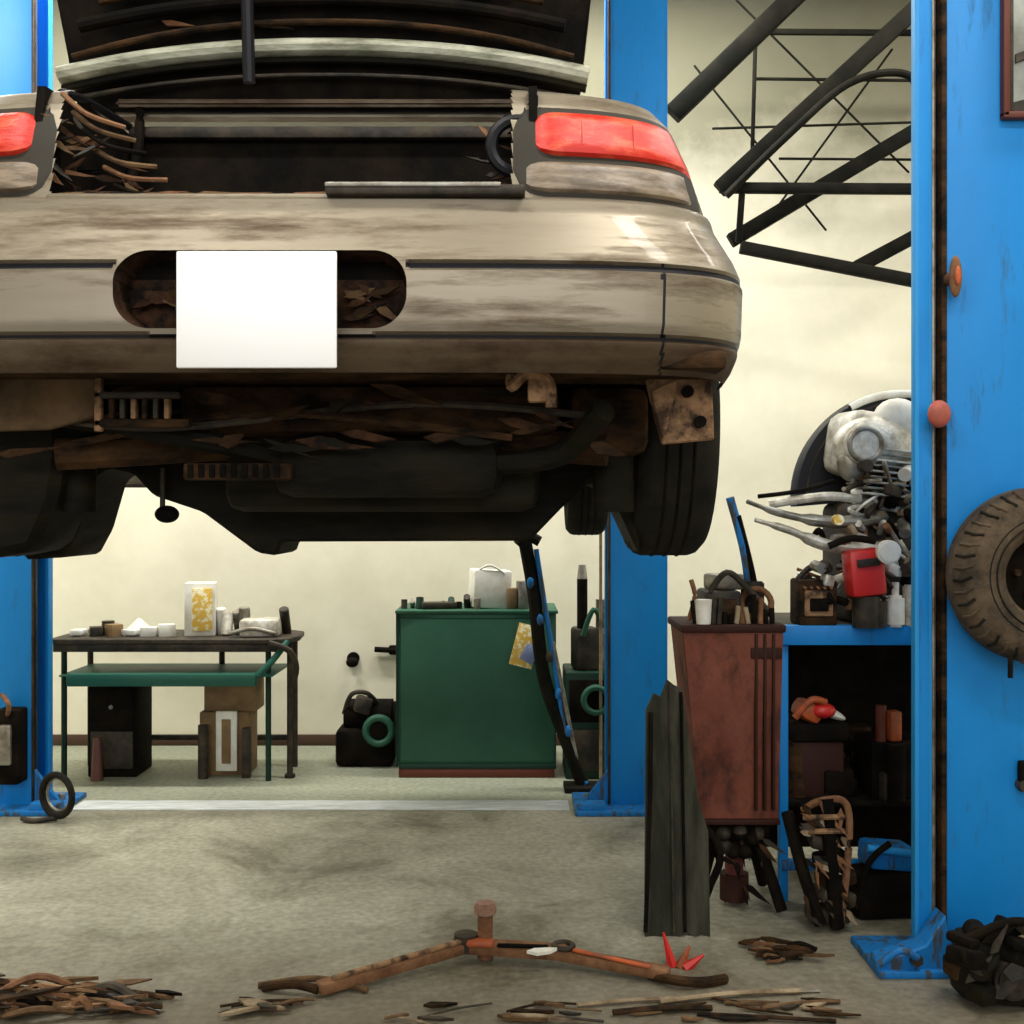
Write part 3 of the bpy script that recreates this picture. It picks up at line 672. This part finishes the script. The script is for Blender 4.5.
# ---------------------------------------------------------------- right workbench with motor parts
e = empty('workbench'); b = B(); yb=4.42; zt=1.06
b.bx(1.03,2.3,yb,yb+.62,zt-.035,zt,DARKST,.006); b.bx(1.03,2.3,yb-.02,yb+.005,zt-.07,zt+.005,BLUE,.004)
b.bx(1.03,2.3,yb,yb+.02,zt-.012,zt+.006,BLUEL,.003)
for x in (1.045,2.27):
    for y in (yb+.01,yb+.58): b.bx(x-.015,x+.02,y,y+.035,0,zt-.03,BLUE,.004)
b.bx(1.06,2.27,yb+.56,yb+.58,.05,zt-.05,BLACK,0); b.bx(1.06,2.27,yb+.03,yb+.56,.36,.38,BLACK,.004)
b.bx(1.04,2.27,yb,yb+.03,.12,.16,BLUED,.004)
b.done('bench', e)
b = B()
for k in range(30):
    x=1.12+rnd.random()*.5; y=yb+.08+rnd.random()*.35; s=rnd.uniform(.03,.08)
    if k%2: b.cyl((x,y,.38),(x+rnd.uniform(-.02,.02),y,.38+s*3),s*.6,rnd.choice([DARKST,TANKD,UNDERR,BLACK]),n=14,bev=.004)
    else: b.box((x,y,.38+s*.9),(s*2,s*1.6,s*1.8),rnd.choice([DARKST,BLACK,TANKD,UNDERR]),(0,0,rnd.random()),.01)
b.box((1.16,yb+.10,.72),(.10,.12,.08),ORANGE,(0,.5,.2),.03); b.sph((1.21,yb+.07,.725),.045,REDP,(1.2,1,.7)); b.sph((1.25,yb+.12,.71),.055,WHT,(1.3,1,.35),(0,.4,0))
b.tube([(1.10,yb+.05,.70),(1.16,yb+.04,.77),(1.22,yb+.05,.76)],.014,ORANGE)
b.bx(1.08,1.32,yb+.06,yb+.3,.60,.68,BLACK,.02); b.bx(1.1,1.3,yb+.08,yb+.3,.38,.60,TANKD,.01)
b.cyl((1.49,yb+.05,.38),(1.49,yb+.05,.60),.04,BLACK); b.bx(1.40,1.62,yb+.06,yb+.3,.38,.60,BLACK,.01)
b.box((1.50,yb+.10,.66),(.05,.05,.12),ORANGE,(0,0,.2),.01); b.cyl((1.45,yb+.1,.60),(1.45,yb+.1,.74),.02,REDBR)
b.done('stored_parts', e)
b = B(); z0=zt
b.box((1.50,yb+.28,z0+.24),(.38,.32,.48),DARKST,(0,0,.1),.04,3)
b.box((1.46,yb+.22,z0+.70),(.34,.26,.26),ALU,(0,.15,.2),.06,3)
b.sph((1.42,yb+.10,z0+.70),.12,ALU,(1.35,.8,1.0)); b.sph((1.52,yb+.12,z0+.80),.09,WHT,(1.1,.8,1.0))
b.sph((1.33,yb+.08,z0+.63),.06,STEEL,(1,.8,1.2))
b.cyl((1.36,yb+.0,z0+.70),(1.36,yb+.15,z0+.70),.075,ALU,n=24,bev=.012); b.torus((1.36,yb,z0+.70),.062,.010,(0,1,0),STEEL,n=24)
for k in range(9): b.box((1.49,yb+.13,z0+.50+k*.022),(.28-.012*k,.24,.008),STEEL if k%2 else ALU,(0,.1,.1),.002)
C=(1.60,yb+.30,z0+.50)
def arc(R0,R1,w,m,a0,a1,y):
    prof_=[(R0,-w/2),(R0+(R1-R0)*.5,-w*.62),(R1,-w/2),(R1+.01,0),(R1,w/2),(R0,w/2),(R0,-w/2)]
    b.lathe(prof_, (C[0],y,C[2]), (0,-1,0), m, 40, a0=a0, a1=a1)
arc(.16,.43,.12,TRIM,math.radians(-5),math.radians(185),yb+.36)
b.torus((C[0],yb+.30,C[2]),.425,.016,(0,-1,0),WHT,n=40,a0=math.radians(60),a1=math.radians(120))
b.torus((C[0],yb+.30,C[2]),.39,.005,(0,-1,0),DARKST,n=40,a0=0,a1=math.pi)
b.tube([(1.45,yb+.1,z0+.42),(1.25,yb+.02,z0+.40),(1.05,yb+.0,z0+.43),(.90,yb-.02,z0+.48)],[.045,.04,.025,.015],STEEL,n=12,flat=.6)
b.tube([(1.42,yb+.05,z0+.30),(1.22,yb+.0,z0+.31),(1.06,yb-.02,z0+.37),(.93,yb-.02,z0+.41)],[.045,.04,.025,.015],ALU,n=12,flat=.6)
b.tube([(1.0,yb+.05,z0+.47),(1.2,yb,z0+.50),(1.35,yb+.05,z0+.49)],.018,ALU)
b.tube([(.95,yb+.02,z0+.50),(1.1,yb+.02,z0+.52),(1.25,yb+.05,z0+.56)],.009,BLACK)
for k in range(110):
    x=rnd.uniform(1.16,1.62); z=z0+rnd.uniform(.05,.62); y=yb+rnd.uniform(.02,.14)
    if x < 1.3 and z > z0+.35: x += .18
    q=rnd.random(); m_=rnd.choice([STEEL,ALU,WHT,DARKST,BLACK,TAN,DARKST,STEEL,BLACK,RUST])
    if q<.35: b.cyl((x,y,z),(x+rnd.uniform(-.05,.05),y-.06,z+rnd.uniform(-.05,.05)),rnd.uniform(.008,.028),m_,n=12,bev=.002)
    elif q<.75: b.tube([(x,y,z),(x+rnd.uniform(-.08,.08),y-.06,z+rnd.uniform(-.06,.06)),(x+rnd.uniform(-.12,.12),y,z+rnd.uniform(-.1,.1))],rnd.uniform(.005,.012),m_,n=8)
    else: b.box((x,y-.02,z),(rnd.uniform(.02,.07),.05,rnd.uniform(.02,.05)),m_,(0,rnd.random(),rnd.random()*.5),.008)
b.cyl((1.24,yb-.02,z0+.41),(1.24,yb-.06,z0+.41),.020,YEL)
b.done('engine', e)
b = B()
b.cyl((1.40,yb-.03,z0),(1.40,yb-.03,z0+.10),.03,DARKST); b.box((1.34,yb-.04,z0+.21),(.14,.10,.18),REDP,(0,-.1,.1),.02); b.cyl((1.41,yb-.13,z0+.29),(1.41,yb-.09,z0+.29),.045,WHT,n=24,bev=.008)
b.cyl((1.35,yb-.03,z0),(1.35,yb-.03,z0+.12),.05,DARKST); b.tube([(1.20,yb-.06,z0+.31),(1.28,yb-.08,z0+.34),(1.37,yb-.08,z0+.33)],.014,BLACK); b.box((1.34,yb-.10,z0+.25),(.09,.006,.03),DARKST,(0,-.1,.1),.002)
b.done('fuel_can', e)
b = B()
b.cyl((1.47,yb-.01,z0),(1.47,yb-.01,z0+.12),.035,WHT,n=20,bev=.01); b.cyl((1.47,yb-.01,z0+.12),(1.47,yb-.01,z0+.17),.014,WHT,n=12); b.cyl((1.53,yb,z0),(1.53,yb,z0+.16),.028,ALU,n=16,bev=.006)
b.done('bottles', e)
b = B()
b.bx(1.10,1.25,yb-.01,yb+.14,z0,z0+.18,UNDERR,.012); b.bx(1.12,1.23,yb-.02,yb+.0,z0+.04,z0+.14,BROWN,.006); b.tube([(1.11,yb+.05,z0+.18),(1.17,yb+.05,z0+.23),(1.23,yb+.05,z0+.18)],.01,DARKST); b.bx(1.14,1.21,yb-.03,yb-.01,z0+.06,z0+.11,BLACK,.004)
for k in range(5): b.cyl((1.12+k*.025,yb-.03,z0+.15),(1.12+k*.025,yb-.01,z0+.15),.006,RUST,n=8)
b.done('battery_charger', e)

# ---------------------------------------------------------------- oxide tank on stand
e = empty('oil_drain_tank'); b = B(); ya,yb2=4.24,4.58
t = bmesh.new()
G=[]; N1,N2=10,12
def tk(u,v,front):
    x0=.70+(.63-.70)*v; x1=.985+(1.0-.985)*v
    return (x0+(x1-x0)*u, (ya+.02*(1-v)) + .014*math.sin(u*7+v*3)*math.sin(v*6)*(u*(1-u)*4)*(v*(1-v)*4), .36+.71*v)
for i in range(N1+1): G.append([t.verts.new(tk(i/N1,j/N2,True)) for j in range(N2+1)])
for i in range(N1):
    for j in range(N2): t.faces.new((G[i][j],G[i+1][j],G[i+1][j+1],G[i][j+1]))
b.add(t,TANK)
t = bmesh.new()
v=[t.verts.new(p) for p in [(.70,ya+.022,.36),(.985,ya+.022,.36),(.985,yb2-.03,.36),(.70,yb2-.03,.36),(.63,ya+.014,1.07),(1.0,ya+.014,1.07),(1.0,yb2,1.07),(.63,yb2,1.07)]]
for f in [(0,1,2,3),(4,7,6,5),(1,5,6,2),(2,6,7,3),(3,7,4,0)]: t.faces.new([v[k] for k in f])
bmesh.ops.recalc_face_normals(t, faces=t.faces[:]); b.add(t,TANK)
b.bx(.62,1.01,ya-.01,yb2+.01,1.055,1.085,TANKD,.008)
for k in range(3): b.bx(.895+k*.032,.905+k*.032,ya-.012,ya+.02,.40,1.05,TANKD,.003)
b.bx(.88,.995,ya-.008,ya+.02,.96,1.0,TANKD,.003)
b.bx(.69,.99,ya+.0,ya+.03,.345,.365,TANKD,.004)
JR = mat('jack_red',(.16,.022,.018),.6,0,(.05,.015,.012),12,.45)
b.cyl((.85,4.4,.10),(.85,4.4,.36),.035,JR,n=20,bev=.006)
b.cyl((.85,4.4,.02),(.85,4.4,.12),.055,TANKD,n=20); b.cyl((.85,4.4,.24),(.85,4.4,.28),.05,TANKD)
for (x,y) in ((.68,4.26),(1.00,4.26),(.68,4.58),(1.00,4.58)): b.tube([(.84,4.4,.36),((.84+x)/2,(4.4+y)/2,.27),(x,y,.022)],.022,BLACK,n=8)
b.cyl((.72,ya+.1,.31),(.96,ya+.1,.31),.05,BLACK,n=16)
b.tube([(.72,ya+.03,.34),(.77,ya+.0,.24),(.73,ya,.12),(.70,ya+.02,.03)],.014,BLACK)
for k in range(9): b.sph((.86+rnd.uniform(-.12,.1),ya+.05,.28+rnd.uniform(-.08,.04)),.028,rnd.choice([DARKST,TANKD,BLACK]))
for k in range(14): b.shard((rnd.uniform(.70,.98),ya+.06,rnd.uniform(.05,.30)),rnd.uniform(.06,.14),rnd.uniform(.015,.03),.01,rnd.choice([BLACK,BLACK,DARKST,TANKD,UNDERR]),(1.5,rnd.uniform(.5,1.8),0))
b.done('tank', e)
b = B(); z0=1.085
b.bx(.72,.86,4.3,4.5,z0,z0+.12,DARKST,.015); b.bx(.74,.84,4.29,4.31,z0+.02,z0+.09,UNDERR,.006)
b.cyl((.71,4.27,z0),(.71,4.27,z0+.09),.028,WHT,.033,n=16); b.torus((.92,4.33,z0+.07),.055,.012,(.2,1,0),RUST,n=20)
b.cyl((.92,4.4,z0),(.92,4.4,z0+.15),.045,DARKST,n=16,bev=.006); b.tube([(.74,4.3,z0+.12),(.80,4.28,z0+.19),(.88,4.3,z0+.13),(.97,4.3,z0+.03)],.012,DARKST)
b.box((.81,4.4,z0+.15),(.12,.12,.06),STEEL,(0,0,.3),.012); b.tube([(.66,4.3,z0+.01),(.68,4.28,z0+.1),(.67,4.3,z0+.16)],.009,RUST)
for k in range(14): b.cyl((.68+k*.022,4.27,z0),(.68+k*.022+rnd.uniform(-.01,.01),4.28,z0+rnd.uniform(.03,.11)),.010,rnd.choice([DARKST,TAN,RUST,BLACK,BLACK]),n=8)
b.tube([(.93,4.45,z0),(.89,4.4,z0+.25),(.83,4.38,z0+.47)],.016,BLUED); b.tube([(.96,4.42,z0),(.91,4.4,z0+.22),(.86,4.38,z0+.40)],.013,BLACK)
b.done('tank_clutter', e)
LEAN=mat('olive_sheet',(.018,.019,.012),.8,0,(.062,.060,.042),6,.42,.4,(3,1,.5),spec=.2)
b = B()
t=bmesh.new(); n=9; F=[]
out=[(.47,.0,.485,.78),(.50,.0,.515,.84),(.53,.0,.54,.83),(.56,.0,.565,.89),(.59,.0,.59,.87),(.62,.01,.615,.86),(.65,.0,.635,.70),(.675,.01,.665,.48),(.70,.0,.70,.36)]
for side in (0,.035):
    F.append([[t.verts.new((a+(c-a)*k/6, 4.06+side+.10*(k/6)*(d/.9)+(.008 if i%2 else 0), b0+(d-b0)*k/6)) for k in range(7)] for i,(a,b0,c,d) in enumerate(out)])
for s_ in range(2):
    for i in range(n-1):
        for k in range(6): t.faces.new((F[s_][i][k],F[s_][i+1][k],F[s_][i+1][k+1],F[s_][i][k+1]))
for k in range(6):
    t.faces.new((F[0][0][k],F[1][0][k],F[1][0][k+1],F[0][0][k+1])); t.faces.new((F[0][-1][k],F[1][-1][k],F[1][-1][k+1],F[0][-1][k+1]))
for i in range(n-1):
    for k in (0,6): t.faces.new((F[0][i][k],F[0][i+1][k],F[1][i+1][k],F[1][i][k]))
bmesh.ops.recalc_face_normals(t, faces=t.faces[:]); b.add(t,LEAN)
b.tube([(.47,4.05,.02),(.49,4.09,.45),(.50,4.14,.78)],.008,BLACK); b.tube([(.61,4.05,.02),(.61,4.10,.45),(.61,4.15,.85)],.006,BLACK)
b.tube([(.57,4.05,.02),(.57,4.10,.45),(.57,4.14,.88)],.004,DARKST)
b.done('sheet_metal_panel')
b = B()
for k in range(7):
    a=k*.9; b.box((1.14+.03*math.sin(a),4.16,.05+k*.065),(.15-.012*k,.10,.055),rnd.choice([UNDERR,BLACK,DARKST,BLACK]),(0,.25*math.sin(a*2),.3*math.sin(a)),.015)
b.cyl((1.16,4.10,.02),(1.12,4.10,.48),.026,BLACK); b.tube([(1.04,4.12,.43),(1.10,4.10,.47),(1.19,4.10,.46),(1.20,4.10,.3),(1.17,4.10,.02)],.013,RUST)
b.tube([(.99,4.14,.42),(1.04,4.12,.22),(1.10,4.10,.03)],.022,BLACK)
for z in (.36,.41): b.tube([(1.04,4.10,z),(1.10,4.07,z+.01),(1.18,4.09,z+.005)],.010,BROWN,n=8)
for k in range(34): 
    x=rnd.uniform(1.04,1.21); z=rnd.uniform(.04,.45)
    b.shard((x,4.09,z),rnd.uniform(.05,.12),rnd.uniform(.012,.028),.008,rnd.choice([RUST,TAN,DARKST,UNDERR,BLACK,RUST]),(1.5,rnd.uniform(.3,1.6),rnd.uniform(-.3,.3)))
b.done('hydraulic_jack')
b = B()
b.box((1.40,4.30,.22),(.18,.14,.09),BLUED,(0,.1,.1),.02); b.box((1.38,4.30,.085),(.24,.16,.17),BLACK,(0,0,.1),.02); b.cyl((1.30,4.21,.27),(1.46,4.21,.25),.014,BLUEL); b.tube([(1.26,4.21,.05),(1.30,4.19,.22),(1.38,4.2,.29)],.012,BLACK)
b.done('toolbox')

# ---------------------------------------------------------------- floor debris
b = B()
def seg(a,c,w,h,m): 
    a=Vector(a); c=Vector(c); d=c-a
    b.box((a+c)/2,(d.length,w,h),m,(0,-math.atan2(d.z,math.hypot(d.x,d.y)),math.atan2(d.y,d.x)),.008)
seg((-.60,3.56,.025),(-.15,3.86,.045),.055,.036,RUST); seg((-.17,3.86,.045),(.18,3.80,.045),.065,.04,RUST); seg((.16,3.80,.04),(.50,3.66,.03),.055,.036,RUST)
seg((-.56,3.575,.05),(-.16,3.84,.07),.022,.014,BROWN); seg((-.15,3.83,.068),(-.06,3.82,.068),.05,.02,ORANGE)
seg((.20,3.77,.065),(.44,3.66,.052),.02,.010,ORANGE); seg((-.05,3.80,.068),(.12,3.79,.067),.02,.012,BLACK)
b.cyl((-.09,3.86,.0),(-.09,3.86,.15),.026,RUST,n=20,bev=.005); b.cyl((-.09,3.86,.15),(-.09,3.86,.19),.038,mat('pink_cap',(.34,.2,.14),.7,0,(.16,.07,.045),20,.4),n=20,bev=.008)
b.cyl((-.155,3.86,.03),(-.155,3.86,.085),.04,DARKST,n=20); b.torus((.17,3.80,.067),.032,.009,(0,0,1),DARKST,n=20)
b.shard((.10,3.74,.068),.12,.05,.01,WHT,(0,0,.2))
b.tube([(.44,3.68,.02),(.52,3.62,.025),(.60,3.62,.02),(.68,3.66,.015)],.016,UNDERR)
b.tube([(-.60,3.56,.02),(-.68,3.58,.03),(-.78,3.60,.012)],.014,UNDERR); b.tube([(-.45,3.58,.012),(-.62,3.66,.015),(-.80,3.62,.01)],.010,WOOD)
b.done('lift_swing_arm')
b = B()
for k,(x,y,h,dx) in enumerate([(.53,3.80,.11,-.03),(.555,3.79,.07,.03),(.57,3.78,.045,.06)]): b.cyl((x,y,.0),(x+dx,y,h),.020,REDP if k%2==0 else ORANGE,.004,n=6)
b.done('broken_reflector')
def debris(name, n, x0,x1,y0,y1, mats, hmax=.05, big=.25, rmax=.012, peak=None):
    b = B()
    for k in range(n):
        x=rnd.uniform(x0,x1); y=rnd.uniform(y0,y1); a=rnd.uniform(-.5,.5); L=rnd.uniform(.06,big); h=rnd.uniform(.002,hmax)
        if peak: h *= max(.1,1-abs(x-peak[0])/peak[1])
        m_=rnd.choice(mats); d=Vector((math.cos(a)*L/2,math.sin(a)*L/2,0)); p=Vector((x,y,.004)); r=rnd.uniform(.003,rmax)
        q=rnd.random()
        if q<.4: b.tube([p-d+Vector((0,0,r)),p+Vector((0,rnd.uniform(-.02,.02),h*.6+r)),p+d+Vector((0,0,r))],r,m_,n=6,flat=.7)
        else: b.shard((x,y,.006+h*.7),L,rnd.uniform(.012,.04),rnd.uniform(.004,.012),m_,(rnd.uniform(-.15,.15),rnd.uniform(-.1,.1),a))
    return b.done(name)
debris('scrap_metal',62,-1.60,-1.05,3.38,3.56,[WOOD,RUST,UNDERR,DARKST,RUST,WOOD,BLACK,BROWN],.11,.32,.018,(-1.5,.6))
debris('scrap_metal',12,-.80,-.66,3.42,3.50,[TAN,WOOD,DARKST,UNDERR],.02,.22,.008)
debris('scrap_metal',14,-.35,.25,3.36,3.48,[WOOD,DARKST,UNDERR,TAN],.012,.28,.006)
b = B()
for (x0,y0,L,bend,r,m_) in [(.20,3.48,.35,.03,.008,TAN),(.45,3.50,.45,.05,.010,TAN),(.55,3.42,.40,-.03,.008,UNDERR),(.62,3.54,.34,.03,.006,STEEL),(.30,3.42,.30,.02,.012,UNDERR),(.75,3.46,.25,.03,.008,WOOD)]:
    b.tube([(x0,y0,r),(x0+L*.5,y0+bend,r*1.4),(x0+L,y0+bend*1.6,r)],r,m_,n=7,flat=.7)
for k in range(16): b.shard((rnd.uniform(.35,1.0),rnd.uniform(3.38,3.52),.006),rnd.uniform(.05,.2),rnd.uniform(.01,.03),.006,rnd.choice([TAN,WOOD,UNDERR,DARKST]),(0,0,rnd.uniform(-.4,.4)))
b.done('bent_rods')
debris('scrap_metal',22,.82,1.06,3.82,3.98,[WOOD,UNDERR,RUST,BLACK,UNDERR],.02,.13)
b = B()
for k in range(44):
    x=rnd.uniform(1.36,1.80); y=rnd.uniform(3.44,3.56); lim=.25-.25*abs(x-1.52); z=rnd.uniform(.05,max(.08,lim)); m_=rnd.choice([DARKST,BLACK,BLACK,UNDERR,STEEL,UNDER,TAN])
    q=rnd.random()
    if q<.3: b.box((x,y,z),(rnd.uniform(.04,.12),.10,rnd.uniform(.03,.07)),m_,(0,rnd.uniform(-.6,.6),rnd.random()),.012)
    elif q<.45: b.cyl((x,y,z),(x+rnd.uniform(-.06,.06),y-.08,z),rnd.uniform(.015,.035),m_,n=16,bev=.004)
    else: b.shard((x,y-.06,z),rnd.uniform(.06,.16),rnd.uniform(.02,.05),.01,m_,(1.3,rnd.uniform(-1,1),rnd.uniform(-.4,.4)))
b.box((1.55,3.53,.10),(.38,.16,.20),UNDER,(0,.1,0),.04); b.cyl((1.50,3.42,.10),(1.50,3.52,.10),.06,DARKST,n=20,bev=.01)
b.tube([(1.36,3.48,.20),(1.5,3.45,.27),(1.66,3.48,.24),(1.8,3.5,.27)],.014,BLACK)
b.done('gearbox_scrap')

# ---------------------------------------------------------------- lights
def added_lamp(x,y,power,L=1.5,rot=0):  # unseen ceiling lamps, added to light the back wall and room
    e_ = empty('added_ceiling_lamp'); bb = B()
    bb.box((x,y,ZC-.03),(L,.16,.06),WHT,(0,0,rot),.01)
    for o_ in (-.04,.04): bb.cyl((x-L/2+.05,y+o_,ZC-.075),(x+L/2-.05,y+o_,ZC-.075),.014,TUBE)
    bb.done('housing',e_)
    l = bpy.data.lights.new('added_fill_light','AREA'); l.shape='RECTANGLE'; l.size=L; l.size_y=.3; l.energy=power; l.color=(1,.97,.90)
    o = bpy.data.objects.new('added_fill_light',l); o.location=(x,y,ZC-.12); scene.collection.objects.link(o); o.parent=e_
added_lamp(-2.1,6.3,150); added_lamp(.4,6.3,125); added_lamp(2.9,5.8,65)
added_lamp(-1.5,1.0,75); added_lamp(1.4,1.0,90); added_lamp(2.9,3.2,60); added_lamp(-3.4,4.6,110)
l = bpy.data.lights.new('daylight','AREA'); l.shape='RECTANGLE'; l.size=6; l.size_y=2.0; l.energy=125; l.color=(1,.98,.94)
o = bpy.data.objects.new('door_daylight',l); o.location=(.3,-2.9,3.6); o.rotation_euler=(math.radians(82),0,0); scene.collection.objects.link(o)
w = bpy.data.worlds.new('world'); scene.world=w; w.use_nodes=True
w.node_tree.nodes['Background'].inputs['Color'].default_value=(.95,.97,1,1); w.node_tree.nodes['Background'].inputs['Strength'].default_value=0.72

cam = bpy.data.cameras.new('camera'); cam.sensor_width=36; cam.lens=36*1150/1024; cam.clip_start=.05
o = bpy.data.objects.new('camera',cam); o.location=(0,0,1.5); o.rotation_euler=(math.radians(90),0,0); scene.collection.objects.link(o)
scene.camera=o
